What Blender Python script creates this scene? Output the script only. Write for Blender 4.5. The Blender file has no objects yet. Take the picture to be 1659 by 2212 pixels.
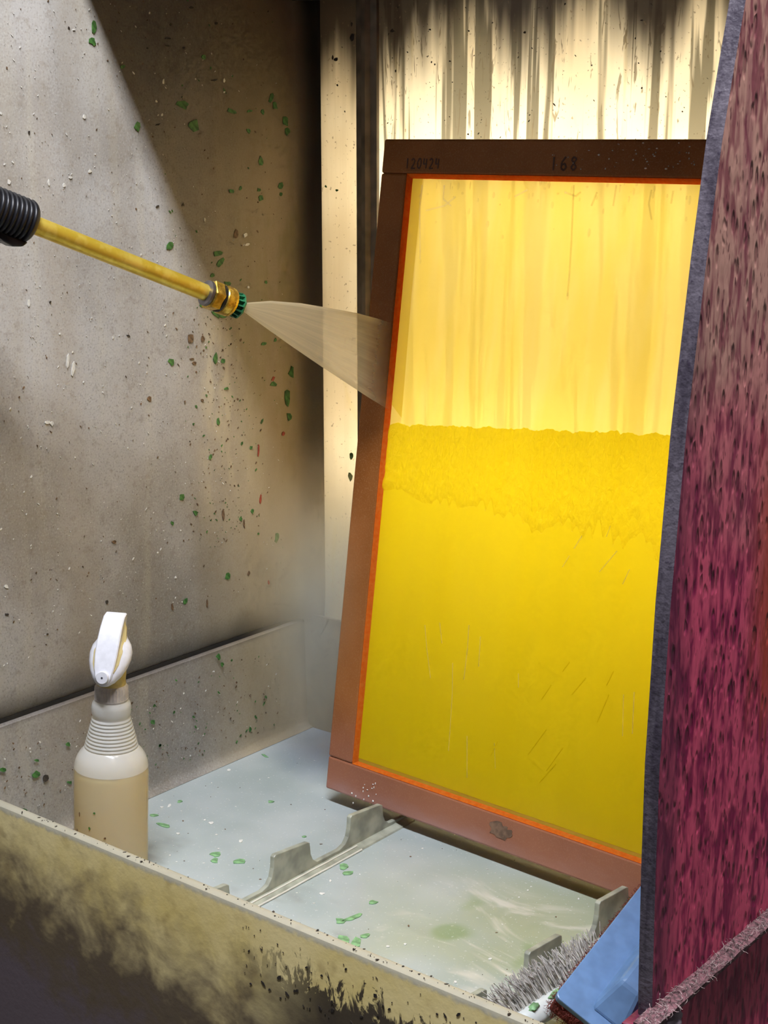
import bpy, math, random
from mathutils import Vector, Matrix
from mathutils import noise as mnoise

random.seed(7)
sc = bpy.context.scene
col = sc.collection
PI = math.pi

# ------------------------------------------------------------------ camera
FPX, CX, CY = 3350.0, 829.5, 1106.0
PITCH = math.atan2(806.0, FPX)
YAW = math.radians(38.7)
CAM = Vector((0, 0, 0.814))
cam_d = bpy.data.cameras.new('camera')
cam_d.sensor_fit = 'VERTICAL'
cam_d.sensor_height = 36.0
cam_d.lens = FPX / 2212.0 * 36.0
cam_d.clip_start = 0.02
cam = bpy.data.objects.new('camera', cam_d)
cam.location = CAM
cam.rotation_euler = (PI / 2 - PITCH, 0, YAW)
col.objects.link(cam)
sc.camera = cam

FW = Vector((-math.sin(YAW) * math.cos(PITCH), math.cos(YAW) * math.cos(PITCH), -math.sin(PITCH)))
RT = Vector((math.cos(YAW), math.sin(YAW), 0))
UP = RT.cross(FW)

def ray(x, y):
    return FW + RT * ((x - CX) / FPX) - UP * ((y - CY) / FPX)
def on_x(x, y, X):
    d = ray(x, y); return CAM + d * ((X - CAM.x) / d.x)
def on_y(x, y, Y):
    d = ray(x, y); return CAM + d * ((Y - CAM.y) / d.y)
def on_z(x, y, Z):
    d = ray(x, y); return CAM + d * ((Z - CAM.z) / d.z)

# ------------------------------------------------------------------ world, lights, exposure
w = bpy.data.worlds.new('room_ambient')
sc.world = w
w.use_nodes = True
bg = w.node_tree.nodes['Background']
bg.inputs[0].default_value = (1.0, 0.94, 0.88, 1)
bg.inputs[1].default_value = 0.095

def area(name, loc, target, sx, sy, power, color):
    l = bpy.data.lights.new(name, 'AREA')
    l.shape = 'RECTANGLE'; l.size = sx; l.size_y = sy
    l.energy = power; l.color = color
    o = bpy.data.objects.new(name, l)
    o.location = loc
    d = Vector(target) - Vector(loc)
    o.rotation_euler = d.to_track_quat('-Z', 'Y').to_euler()
    col.objects.link(o)
    return o

# fluorescent fitting on the room ceiling, above and in front of the booth
area('overhead_light', (-0.55, 0.42, 2.55), (-0.55, 0.62, 0.0), 1.3, 0.16, 84, (0.88, 0.92, 1.0))
# unseen second lamp, added to light the outside of the right wall
area('overhead_light', (-0.12, 1.45, 2.45), (-0.12, 1.52, 0.0), 0.12, 0.9, 66, (1.0, 0.95, 0.92))
# the two tubes inside the light box behind the back wall
area('light_box_tube', (-0.94, 1.70, 0.76), (-0.94, 1.0, 0.76), 0.70, 0.035, 2.35, (1.0, 0.86, 0.60))
area('light_box_tube', (-0.94, 1.70, 0.42), (-0.94, 1.0, 0.42), 0.70, 0.035, 2.9, (1.0, 0.86, 0.60))

sc.view_settings.view_transform = 'Standard'
sc.view_settings.look = 'None'
sc.view_settings.exposure = 0.0
sc.view_settings.gamma = 1.0
sc.view_settings.use_curve_mapping = False
sc.cycles.use_denoising = True
sc.cycles.max_bounces = 7
sc.cycles.diffuse_bounces = 5
sc.cycles.glossy_bounces = 3
sc.cycles.caustics_reflective = False
sc.cycles.caustics_refractive = False
sc.cycles.use_adaptive_sampling = True
sc.cycles.adaptive_threshold = 0.09
sc.cycles.use_light_tree = False
sc.cycles.adaptive_min_samples = 8
sc.cycles.transparent_max_bounces = 12
sc.cycles.volume_bounces = 1

# ------------------------------------------------------------------ node helpers
class NT:
    def __init__(self, name):
        self.m = bpy.data.materials.new(name)
        self.m.use_nodes = True
        self.t = self.m.node_tree
        self.t.nodes.clear()
        self.out = self.t.nodes.new('ShaderNodeOutputMaterial')
    def n(self, typ, ins=None, **props):
        nd = self.t.nodes.new('ShaderNode' + typ)
        for k, v in props.items():
            setattr(nd, k, v)
        for k, v in (ins or {}).items():
            self.put(nd.inputs[k], v)
        return nd
    def put(self, sock, v):
        if hasattr(v, 'outputs'):
            v = v.outputs[0]
        if hasattr(v, 'is_output'):
            self.t.links.new(v, sock)
        elif isinstance(v, (tuple, list)) and len(v) == 3 and sock.type == 'RGBA':
            sock.default_value = (*v, 1)
        else:
            sock.default_value = v
    def coord(self, which='Object', scale=(1, 1, 1), loc=(0, 0, 0)):
        tc = self.n('TexCoord')
        mp = self.n('Mapping', {'Vector': tc.outputs[which], 'Scale': scale, 'Location': loc})
        return mp.outputs[0]
    def noise(self, vec, scale=5, detail=4, rough=0.55, dist=0.0):
        detail = max(1, detail - 1.5)
        return self.n('TexNoise', {'Vector': vec, 'Scale': scale, 'Detail': detail, 'Roughness': rough, 'Distortion': dist}).outputs[0]
    def ramp(self, fac, lo, hi, a=0.0, b=1.0):
        r = self.n('MapRange', {'Value': fac, 'From Min': lo, 'From Max': hi, 'To Min': a, 'To Max': b})
        r.interpolation_type = 'SMOOTHSTEP'
        return r.outputs[0]
    def math(self, op, a, b=0.0):
        nd = self.n('Math', operation=op)
        self.put(nd.inputs[0], a); self.put(nd.inputs[1], b)
        return nd.outputs[0]
    def mul(self, a, b): return self.math('MULTIPLY', a, b)
    def mix(self, fac, a, b, mode='MIX'):
        nd = self.n('Mix', data_type='RGBA', blend_type=mode)
        self.put(nd.inputs[0], fac)
        self.put(nd.inputs[6], a); self.put(nd.inputs[7], b)
        return nd.outputs[2]
    def xyz(self):
        tc = self.n('TexCoord')
        s = self.n('SeparateXYZ', {0: tc.outputs['Object']})
        return s.outputs[0], s.outputs[1], s.outputs[2]
    def bump(self, h, strength=0.3, dist=0.002):
        return self.n('Bump', {'Height': h, 'Strength': strength, 'Distance': dist}).outputs[0]
    def pbsdf(self, **k):
        ins = {}
        for a, b in k.items():
            ins[a.replace('_', ' ')] = b
        return self.n('BsdfPrincipled', ins).outputs[0]
    def mixsh(self, fac, a, b):
        nd = self.n('MixShader')
        self.put(nd.inputs[0], fac); self.put(nd.inputs[1], a); self.put(nd.inputs[2], b)
        return nd.outputs[0]
    def done(self, surf=None, vol=None):
        if surf is not None: self.put(self.out.inputs['Surface'], surf)
        if vol is not None: self.put(self.out.inputs['Volume'], vol)
        return self.m

def simple(name, color, rough=0.5, metal=0.0, var=0.15, vscale=40, bump=0.0, **kw):
    t = NT(name)
    c = t.coord()
    nz = t.noise(c, vscale, 3.5)
    dark = tuple(x * (1 - var) for x in color); light = tuple(min(1, x * (1 + var)) for x in color)
    cc = t.mix(t.ramp(nz, 0.3, 0.7), dark, light)
    k = dict(Base_Color=cc, Roughness=rough, Metallic=metal)
    k.update(kw)
    if bump:
        k['Normal'] = t.bump(nz, bump, 0.001)
    return t.done(t.pbsdf(**k))

# ------------------------------------------------------------------ materials
def m_wall_left():
    t = NT('stained_polypropylene')
    x, y, z = t.xyz()
    c = t.coord()
    big = t.noise(c, 4.5, 5, 0.6)
    fine = t.noise(c, 90, 4, 0.6)
    grain = t.noise(c, 420, 2, 0.6)
    vert = t.noise(t.coord(scale=(1, 26, 1.6)), 1.0, 4, 0.6, 0.4)
    base = t.mix(t.ramp(big, 0.32, 0.68), (0.28, 0.255, 0.225), (0.43, 0.41, 0.385))
    base = t.mix(t.mul(t.ramp(vert, 0.5, 0.72), 0.25), base, (0.50, 0.45, 0.33))
    base = t.mix(t.mul(t.ramp(fine, 0.52, 0.75), 0.35), base, (0.20, 0.155, 0.11))
    base = t.mix(t.mul(t.ramp(grain, 0.55, 0.75), 0.30), base, (0.60, 0.58, 0.54))
    base = t.mix(t.mul(t.ramp(grain, 0.45, 0.28), 0.35), base, (0.13, 0.11, 0.09))
    # pale flaking patch below where the lance points
    py = t.mul(t.ramp(y, 1.345, 1.385), t.ramp(y, 1.47, 1.43))
    pz = t.mul(t.ramp(z, 0.28, 0.38), t.ramp(z, 0.66, 0.55))
    pn = t.ramp(t.noise(t.coord(scale=(1, 30, 10)), 1.0, 5, 0.65), 0.38, 0.6)
    base = t.mix(t.mul(t.mul(t.mul(py, pz), pn), 0.65), base, (0.60, 0.53, 0.37))
    # green growth towards the corner
    gy = t.mul(t.ramp(y, 1.40, 1.525), t.ramp(y, 1.565, 1.53))
    gz = t.mul(t.ramp(z, 0.30, 0.5), t.ramp(z, 0.92, 0.7))
    gn = t.ramp(t.noise(t.coord(scale=(1, 22, 9)), 1.0, 5, 0.7), 0.40, 0.60)
    base = t.mix(t.mul(t.mul(t.mul(gy, gz), gn), 0.9), base, (0.09, 0.17, 0.030))
    base = t.mix(t.mul(t.ramp(t.math('ADD', y, t.mul(big, 0.12)), 1.36, 1.56), 0.75), base, (0.47, 0.375, 0.215))  # brown staining towards the corner, brightened to paint in the back panel's warm light
    # brown run-off stain bands
    bn = t.ramp(t.noise(t.coord(scale=(1, 7, 0.9)), 1.0, 4, 0.6), 0.45, 0.7)
    base = t.mix(t.mul(bn, 0.40), base, (0.27, 0.21, 0.13))
    # near-black band in the rounded corner, stronger towards the top
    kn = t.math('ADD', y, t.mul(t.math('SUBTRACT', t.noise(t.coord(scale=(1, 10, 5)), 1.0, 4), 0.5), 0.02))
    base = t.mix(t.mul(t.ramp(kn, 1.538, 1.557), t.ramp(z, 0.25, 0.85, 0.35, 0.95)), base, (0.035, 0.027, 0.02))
    # shade painted along the rolled bottom edge of the sheet, with an uneven border
    en = t.math('ADD', z, t.mul(t.math('SUBTRACT', t.noise(t.coord(scale=(1, 12, 12)), 1.0, 4), 0.5), 0.04))
    base = t.mix(t.mul(t.mul(t.ramp(en, 0.205, 0.168), t.ramp(z, 0.15, 0.16)), 0.55), base, (0.07, 0.055, 0.055))
    b = t.bump(fine, 0.35, 0.0010)
    return t.done(t.pbsdf(Base_Color=base, Roughness=t.ramp(big, 0.3, 0.7, 0.42, 0.62), Normal=b))

def m_back():
    t = NT('backlit_stained_plastic')
    x, y, z = t.xyz()
    c = t.coord()
    big = t.noise(c, 7, 4)
    warp = t.noise(t.coord(scale=(26, 1, 5)), 1.0, 4, 0.6, 1.2)
    drip = t.noise(t.coord(scale=(40, 1, 1.3)), 1.0, 4.5, 0.6, 0.35)
    drip2 = t.noise(t.coord(scale=(95, 1, 13), loc=(3, 0, 1)), 1.0, 4.5, 0.7, 1.4)
    fine = t.noise(c, 220, 3, 0.6)
    colr = t.mix(t.ramp(big, 0.3, 0.7), (0.86, 0.78, 0.63), (0.92, 0.88, 0.78))
    rgt = t.ramp(x, -1.27, -1.25, 0.12, 1.0)
    colr = t.mix(t.mul(t.mul(t.ramp(drip, 0.555, 0.61), 0.88), rgt), colr, (0.15, 0.14, 0.10))
    colr = t.mix(t.mul(t.mul(t.ramp(drip2, 0.60, 0.65), 0.75), rgt), colr, (0.20, 0.17, 0.12))
    colr = t.mix(t.mul(t.ramp(x, -1.25, -1.27), t.ramp(big, 0.2, 0.8, 0.9, 0.5)), colr, (0.52, 0.44, 0.32))
    colr = t.mix(t.mul(t.ramp(warp, 0.60, 0.75), 0.4), colr, (0.55, 0.44, 0.20))
    # black run-off streaks below the top rail, with the hood's shade painted in
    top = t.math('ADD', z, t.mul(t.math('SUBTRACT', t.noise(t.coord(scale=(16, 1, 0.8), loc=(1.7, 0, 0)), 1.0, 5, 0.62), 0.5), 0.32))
    top = t.math('ADD', top, t.ramp(x, -1.15, -1.33, 0.0, 0.05))  # paints the hood's shade lower in the left corner
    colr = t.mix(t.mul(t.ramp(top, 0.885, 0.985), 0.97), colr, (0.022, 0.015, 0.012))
    colr = t.mix(t.mul(t.ramp(fine, 0.66, 0.74), 0.6), colr, (0.12, 0.09, 0.06))
    d = t.n('BsdfDiffuse', {'Color': colr}).outputs[0]
    tr = t.n('BsdfTranslucent', {'Color': colr}).outputs[0]
    s = t.mixsh(0.68, d, tr)
    g = t.n('BsdfGlossy', {'Color': (1, 1, 1), 'Roughness': 0.35}).outputs[0]
    return t.done(t.mixsh(0.03, s, g))

def m_apron():
    t = NT('grimy_cream_plastic')
    x, y, z = t.xyz()
    c = t.coord()
    big = t.noise(c, 9, 5, 0.6)
    fine = t.noise(c, 130, 4)
    base = t.mix(t.ramp(big, 0.3, 0.7), (0.70, 0.55, 0.20), (0.82, 0.68, 0.34))
    base = t.mix(t.mul(t.ramp(t.noise(c, 30, 4), 0.56, 0.72), 0.4), base, (0.30, 0.20, 0.07))
    # soft brown soaking, then black tar-like runs
    edge = t.math('ADD', z, t.mul(t.math('SUBTRACT', t.noise(t.coord(scale=(17, 1, 20)), 1.0, 5, 0.68, 0.3), 0.5), 0.24))
    slope = t.mul(t.math('ADD', x, 1.1), -0.10)
    edge = t.math('SUBTRACT', edge, slope)
    base = t.mix(t.mul(t.ramp(edge, 0.06, -0.03), 0.65), base, (0.20, 0.145, 0.085))
    base = t.mix(t.mul(t.ramp(edge, 0.0, -0.075), 0.88), base, (0.080, 0.056, 0.042))
    e2 = t.math('ADD', z, t.mul(t.math('SUBTRACT', t.noise(t.coord(scale=(55, 1, 26), loc=(2, 0, 5)), 1.0, 6, 0.7, 1.0), 0.5), 0.16))
    sharp = t.mul(t.ramp(e2, 0.040, 0.028), t.ramp(x, -1.02, -0.86))
    base = t.mix(t.mul(sharp, 0.95), base, (0.028, 0.020, 0.020))
    base = t.mix(t.mul(t.ramp(edge, -0.08, -0.17), 0.75), base, (0.135, 0.105, 0.130))
    # worn grey rim
    rim = t.ramp(t.math('ADD', z, t.mul(t.math('SUBTRACT', fine, 0.5), 0.008)), 0.071, 0.0765)
    base = t.mix(t.mul(rim, 0.8), base, (0.45, 0.44, 0.38))
    b = t.bump(fine, 0.25, 0.0015)
    d = t.pbsdf(Base_Color=base, Roughness=0.42, Normal=b)
    tr = t.n('BsdfTranslucent', {'Color': base}).outputs[0]
    return t.done(t.mixsh(0.12, d, tr))

def m_floor():
    t = NT('wet_tub_floor')
    x, y, z = t.xyz()
    c = t.coord()
    base = t.mix(t.ramp(t.noise(c, 7, 4), 0.3, 0.7), (0.41, 0.47, 0.46), (0.53, 0.58, 0.58))
    base = t.mix(t.mul(t.mul(t.ramp(t.noise(c, 5, 3), 0.32, 0.56), t.ramp(x, -1.05, -0.82)), 0.85), base, (0.38, 0.42, 0.27))
    # swirled soap in the pool on the right
    sw = t.noise(t.coord(scale=(5, 9, 1)), 1.0, 5, 0.6, 2.6)
    reg = t.mul(t.ramp(x, -1.0, -0.86), t.mul(t.ramp(y, 1.06, 1.15), t.ramp(y, 1.36, 1.27)))
    base = t.mix(t.mul(t.mul(t.ramp(sw, 0.50, 0.66), reg), 0.75), base, (0.78, 0.74, 0.66))
    gr = t.ramp(t.noise(t.coord(loc=(4.3, 1.2, 0)), 13, 2), 0.60, 0.72)
    base = t.mix(t.mul(t.mul(gr, reg), 0.55), base, (0.20, 0.32, 0.12))
    spk = t.ramp(t.noise(c, 260, 2), 0.66, 0.72)
    base = t.mix(t.mul(spk, 0.35), base, (0.75, 0.78, 0.76))
    grey = t.ramp(t.noise(t.coord(scale=(9, 18, 1), loc=(1, 0, 0)), 1.0, 4), 0.55, 0.7)
    base = t.mix(t.mul(t.mul(grey, t.ramp(y, 1.25, 1.12)), 0.5), base, (0.27, 0.27, 0.25))
    return t.done(t.pbsdf(Base_Color=base, Roughness=0.26, Coat_Weight=0.35, Coat_Roughness=0.12))

def m_right():
    t = NT('magenta_stained_board')
    x, y, z = t.xyz()
    c = t.coord()
    pit = t.noise(t.coord(scale=(1, 118, 33)), 1.0, 4, 0.5, 0.3)
    pit2 = t.noise(t.coord(scale=(1, 260, 90), loc=(0, 2, 1)), 1.0, 2, 0.5)
    vert = t.noise(t.coord(scale=(1, 55, 3)), 1.0, 4, 0.6)
    big = t.noise(c, 6, 4)
    zz = t.math('ADD', z, t.mul(t.math('SUBTRACT', big, 0.5), 0.35))
    upper_tone = t.ramp(zz, 0.44, 0.66)  # paler and browner towards the top, with an uneven border
    vo = t.n('TexVoronoi', {'Vector': t.coord(scale=(1, 118, 36)), 'Scale': 1.0, 'Randomness': 1.0}).outputs['Distance']
    spot = t.mul(t.ramp(vo, 0.42, 0.20), t.ramp(t.noise(c, 30, 3), 0.40, 0.55))
    lo = t.mix(t.ramp(pit, 0.36, 0.60), (0.20, 0.004, 0.055), (0.56, 0.070, 0.150))
    hi = t.mix(t.ramp(pit, 0.36, 0.56), (0.22, 0.070, 0.080), (0.44, 0.240, 0.200))
    base = t.mix(upper_tone, lo, hi)
    base = t.mix(t.mul(t.ramp(vert, 0.52, 0.72), 0.5), base, (0.14, 0.002, 0.042))
    base = t.mix(t.mul(spot, 0.62), base, t.mix(upper_tone, (0.10, 0.001, 0.028), (0.12, 0.028, 0.035)))
    base = t.mix(t.mul(t.ramp(pit2, 0.62, 0.72), 0.7), base, (0.06, 0.004, 0.016))
    rz = t.math('ADD', z, t.mul(t.math('SUBTRACT', vert, 0.5), 0.3))
    rd = t.mul(t.mul(t.ramp(y, 1.14, 1.20), t.ramp(y, 1.38, 1.26)), t.mul(t.ramp(rz, 0.28, 0.42), t.ramp(rz, 0.64, 0.5)))
    base = t.mix(t.mul(rd, 0.8), base, (0.34, 0.045, 0.012))
    # dark purple wear along the front edge
    fr = t.math('SUBTRACT', y, t.mul(t.math('SUBTRACT', vert, 0.5), 0.03))
    base = t.mix(t.mul(t.ramp(fr, 1.065, 1.030), 0.6), base, (0.06, 0.012, 0.035))
    b = t.bump(t.math('SUBTRACT', t.mul(pit, 0.7), t.mul(spot, 0.6)), 0.75, 0.003)
    return t.done(t.pbsdf(Base_Color=base, Roughness=0.48, Normal=b))

def m_right_edge():
    t = NT('purple_grey_cut_edge')
    c = t.coord(scale=(60, 60, 8))
    n1 = t.noise(c, 1.0, 5, 0.65)
    n2 = t.noise(t.coord(), 160, 4)
    base = t.mix(t.ramp(n1, 0.35, 0.65), (0.052, 0.042, 0.060), (0.135, 0.115, 0.142))
    base = t.mix(t.mul(t.ramp(n2, 0.6, 0.72), 0.7), base, (0.03, 0.02, 0.04))
    return t.done(t.pbsdf(Base_Color=base, Roughness=0.42, Normal=t.bump(n2, 0.6, 0.002)))

def m_frame():
    t = NT('red_stained_frame')
    tc = t.n('TexCoord')
    x, y, z = t.xyz()
    c = t.coord()
    n1 = t.noise(t.coord(scale=(8, 8, 8)), 1.0, 5, 0.6)
    n2 = t.noise(c, 130, 4)
    n3 = t.noise(c, 600, 2)
    base = t.mix(t.ramp(n1, 0.3, 0.7), (0.25, 0.080, 0.012), (0.34, 0.12, 0.030))
    base = t.mix(t.mul(t.ramp(n3, 0.5, 0.7), 0.25), base, (0.45, 0.22, 0.10))
    # pale soap residue on the rail standing in the tub
    zz = t.math('SUBTRACT', z, t.mul(t.math('SUBTRACT', t.noise(t.coord(scale=(10, 10, 30)), 1.0, 5, 0.65), 0.5), 0.05))
    base = t.mix(t.mul(t.ramp(zz, 0.045, 0.0), 0.7), base, (0.46, 0.34, 0.33))
    base = t.mix(t.mul(t.ramp(zz, 0.16, 0.02), 0.45), base, (0.42, 0.19, 0.16))  # pinker foot of the frame, painting in the cool light that falls there
    return t.done(t.pbsdf(Base_Color=base, Roughness=0.48, Specular_IOR_Level=0.25))

def m_mesh():
    t = NT('yellow_screen_mesh')
    c = t.coord()
    n1 = t.noise(t.coord(scale=(30, 30, 2.5)), 1.0, 4)
    ty = t.mix(t.ramp(n1, 0.35, 0.65), (0.97, 0.84, 0.20), (1.0, 0.89, 0.32))
    d = t.n('BsdfDiffuse', {'Color': (0.80, 0.58, 0.03)}).outputs[0]
    tr = t.n('BsdfTranslucent', {'Color': ty}).outputs[0]
    s = t.mixsh(0.70, d, tr)
    tp = t.n('BsdfTransparent', {'Color': (1.0, 0.82, 0.30)}).outputs[0]
    s = t.mixsh(0.11, s, tp)
    g = t.n('BsdfGlossy', {'Color': (1, 1, 1), 'Roughness': 0.3}).outputs[0]
    return t.done(t.mixsh(0.015, s, g))

def m_coat(name, cd, ct, bscale, bstr, thin=0.0):
    t = NT(name)
    c = t.coord()
    n1 = t.noise(t.coord(scale=(bscale, bscale, bscale * 0.55)), 1.0, 4, 0.6, 0.5)
    n2 = t.noise(t.coord(scale=(40, 40, 3)), 1.0, 4)
    d = t.mix(t.mul(t.ramp(n2, 0.45, 0.7), 0.3), cd, tuple(v * 0.86 for v in cd))
    k = {'Normal': t.bump(n1, bstr, 0.004)} if bstr > 0.2 else {}
    dd = t.n('BsdfDiffuse', dict(k, Color=d)).outputs[0]
    tr = t.n('BsdfTranslucent', dict(k, Color=ct)).outputs[0]
    s = t.mixsh(0.62, dd, tr)
    if thin:
        s = t.mixsh(thin, s, t.n('BsdfTransparent', {'Color': (1, 1, 1)}).outputs[0])
    g = t.n('BsdfGlossy', {'Color': (1, 1, 1), 'Roughness': 0.22, **k}).outputs[0]
    return t.done(t.mixsh(0.02, s, g))

def m_glue():
    t = NT('orange_glue_line')
    n1 = t.noise(t.coord(), 220, 4)
    cc = t.mix(t.ramp(n1, 0.2, 0.8), (0.95, 0.24, 0.02), (1.0, 0.36, 0.05))
    d = t.n('BsdfDiffuse', {'Color': cc}).outputs[0]
    tr = t.n('BsdfTranslucent', {'Color': cc}).outputs[0]
    return t.done(t.mixsh(0.62, d, tr))

def m_spray():
    t = NT('fan_of_water_spray')
    uv = t.n('TexCoord').outputs['UV']
    s = t.n('SeparateXYZ', {0: uv})
    u, v = s.outputs[0], s.outputs[1]
    streak = t.noise(t.n('Mapping', {'Vector': uv, 'Scale': (22, 0.7, 1)}).outputs[0], 1.0, 5, 0.6)
    e = t.math('ABSOLUTE', t.math('SUBTRACT', u, 0.5), 0)
    rim = t.ramp(e, 0.40, 0.49, 0.0, 0.22)
    core = t.ramp(v, 0.0, 0.9, 0.62, 0.42)
    den = t.math('ADD', core, rim)
    den = t.mul(den, t.ramp(streak, 0.25, 0.75, 0.82, 1.12))
    den = t.mul(den, t.ramp(v, 1.0, 0.74, 0.0, 1.0))
    d = t.n('BsdfDiffuse', {'Color': (0.95, 0.86, 0.64)}).outputs[0]
    tr = t.n('BsdfTranslucent', {'Color': (0.97, 0.88, 0.66)}).outputs[0]
    s2 = t.mixsh(0.78, d, tr)
    return t.done(t.mixsh(den, t.n('BsdfTransparent', {'Color': (1, 1, 1)}).outputs[0], s2))

def m_mist():
    t = NT('drifting_mist')
    tc = t.n('TexCoord').outputs['Object']
    ln = t.n('VectorMath', {0: tc}, operation='LENGTH').outputs['Value']
    fall = t.ramp(ln, 1.0, 0.1)
    nz = t.ramp(t.noise(tc, 2.2, 3), 0.3, 0.7, 0.5, 1.2)
    den = t.mul(t.mul(fall, nz), 17.0)
    return t.done(vol=t.n('VolumeScatter', {'Color': (0.84, 0.68, 0.44), 'Density': den, 'Anisotropy': 0.2}).outputs[0])

def m_bottle_shell(name='milky_bottle_plastic', clear=0.58):
    t = NT(name)
    s = t.pbsdf(Base_Color=(0.84, 0.85, 0.84), Roughness=0.2)
    tr = t.n('BsdfTranslucent', {'Color': (0.9, 0.9, 0.88)}).outputs[0]
    s = t.mixsh(0.35, s, tr)
    return t.done(t.mixsh(clear, s, t.n('BsdfTransparent', {'Color': (1, 1, 0.98)}).outputs[0]))

def m_liquid():
    t = NT('yellowish_cleaner')
    d = t.n('BsdfDiffuse', {'Color': (0.92, 0.74, 0.28)}).outputs[0]
    tr = t.n('BsdfTranslucent', {'Color': (0.95, 0.78, 0.32)}).outputs[0]
    return t.done(t.mixsh(0.45, d, tr))

def m_water():
    t = NT('clear_water_drop')
    g = t.n('BsdfGlossy', {'Color': (1, 1, 1), 'Roughness': 0.05}).outputs[0]
    tp = t.n('BsdfTransparent', {'Color': (0.97, 0.96, 0.90)}).outputs[0]
    return t.done(t.mixsh(0.10, tp, g))

def m_brass():
    t = NT('worn_brass')
    c = t.coord()
    n1 = t.noise(c, 140, 5)
    cc = t.mix(t.ramp(n1, 0.35, 0.65), (0.50, 0.30, 0.04), (0.85, 0.60, 0.12))
    return t.done(t.pbsdf(Base_Color=cc, Metallic=0.9, Roughness=t.ramp(n1, 0.3, 0.7, 0.42, 0.26), Normal=t.bump(n1, 0.25, 0.001)))

def m_lance():
    t = NT('brass_toned_steel')
    c = t.coord()
    n1 = t.noise(c, 60, 5)
    cc = t.mix(t.ramp(n1, 0.4, 0.6), (0.88, 0.60, 0.06), (1.0, 0.74, 0.13))
    return t.done(t.pbsdf(Base_Color=cc, Metallic=0.6, Roughness=0.33))

MAT = dict(
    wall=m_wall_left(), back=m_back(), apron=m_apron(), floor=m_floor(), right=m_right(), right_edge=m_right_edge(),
    frame=m_frame(), mesh=m_mesh(), glue=m_glue(), spray=m_spray(), mist=m_mist(), shell=m_bottle_shell(), shoulder=m_bottle_shell('empty_bottle_shoulder', 0.18),
    liquid=m_liquid(), water=m_water(), brass=m_brass(), lance=m_lance(),
    coat=m_coat('dried_yellow_emulsion', (0.90, 0.70, 0.004), (1.0, 0.96, 0.08), 60, 0.06),
    wet=m_coat('softened_yellow_emulsion', (0.88, 0.67, 0.004), (1.0, 0.94, 0.07), 170, 0.45),
    strip=m_coat('yellow_emulsion_margin', (0.86, 0.64, 0.01), (1.0, 0.88, 0.12), 60, 0.1, 0.3),
    pale=m_coat('pale_yellow_run', (0.94, 0.78, 0.16), (1.0, 0.93, 0.4), 60, 0.1, 0.5),
    post=simple('dark_bronze_post', (0.19, 0.155, 0.115), 0.38, 0.0, 0.4, 25),
    hood=simple('dark_hood', (0.06, 0.05, 0.045), 0.6),
    white=simple('white_box_lining', (0.85, 0.83, 0.78), 0.6, var=0.03),
    ground=simple('concrete', (0.13, 0.125, 0.12), 0.8, bump=0.3),
    rack=simple('cloudy_rack_plastic', (0.36, 0.37, 0.30), 0.35, var=0.25, vscale=50),
    weld=simple('pale_weld_bead', (0.72, 0.70, 0.62), 0.35, var=0.1),
    green=simple('green_flake', (0.055, 0.17, 0.035), 0.55, var=0.45, vscale=160),
    palegreen=simple('pale_green_flake', (0.22, 0.42, 0.20), 0.5, var=0.35, vscale=120),
    brown=simple('brown_flake', (0.16, 0.095, 0.05), 0.6, var=0.4, vscale=160),
    dark=simple('dark_speck', (0.045, 0.035, 0.028), 0.6, var=0.4, vscale=160),
    red=simple('red_flake', (0.35, 0.055, 0.03), 0.5, var=0.3, vscale=160),
    whitefleck=simple('white_fleck', (0.80, 0.79, 0.74), 0.5, var=0.1, vscale=160),
    seam=simple('black_seam_gap', (0.02, 0.017, 0.015), 0.8),
    rubber=simple('black_rubber', (0.009, 0.009, 0.012), 0.38, var=0.3, vscale=90, bump=0.2),
    steel=simple('dark_steel_ring', (0.22, 0.20, 0.20), 0.4, 0.8, var=0.3),
    nozzle=simple('green_nozzle_plastic', (0.03, 0.19, 0.085), 0.38, var=0.25),
    head=simple('white_trigger_plastic', (0.74, 0.74, 0.79), 0.30, var=0.05, vscale=120),
    cap=simple('dusty_white_cap', (0.55, 0.50, 0.46), 0.45, var=0.12, vscale=120),
    throat=simple('yellowed_throat_plastic', (0.62, 0.50, 0.17), 0.35, var=0.1),
    recess=simple('shaded_yellow_recess', (0.56, 0.45, 0.20), 0.5, var=0.1),
    hole=simple('nozzle_hole', (0.04, 0.04, 0.05), 0.6),
    ink=simple('black_marker', (0.085, 0.03, 0.012), 0.6),
    smudge=simple('grey_green_smudge', (0.19, 0.11, 0.07), 0.6, var=0.3, vscale=140),
    blue=simple('blue_plastic', (0.15, 0.27, 0.48), 0.30, var=0.10, vscale=60),
    maroon=simple('maroon_scouring_pad', (0.20, 0.035, 0.025), 0.9, var=0.5, vscale=260, bump=0.8),
    bristle=simple('grey_white_bristle', (0.50, 0.47, 0.44), 0.5, var=0.3, vscale=120),
    brush=simple('white_brush_plastic', (0.70, 0.74, 0.72), 0.32, var=0.06),
    bead=simple('white_glint_bead', (0.72, 0.70, 0.66), 0.08, var=0.05),  # drops coloured near-white to paint in their highlights
    fibre=simple('pale_lint', (0.30, 0.23, 0.23), 0.7, var=0.3, vscale=200),
    ledge=simple('frayed_pink_ledge', (0.10, 0.042, 0.052), 0.65, var=0.75, vscale=260, bump=0.9),
    lump=simple('grey_purple_lump', (0.30, 0.25, 0.32), 0.5, var=0.3, vscale=70, bump=0.5),
)

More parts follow.
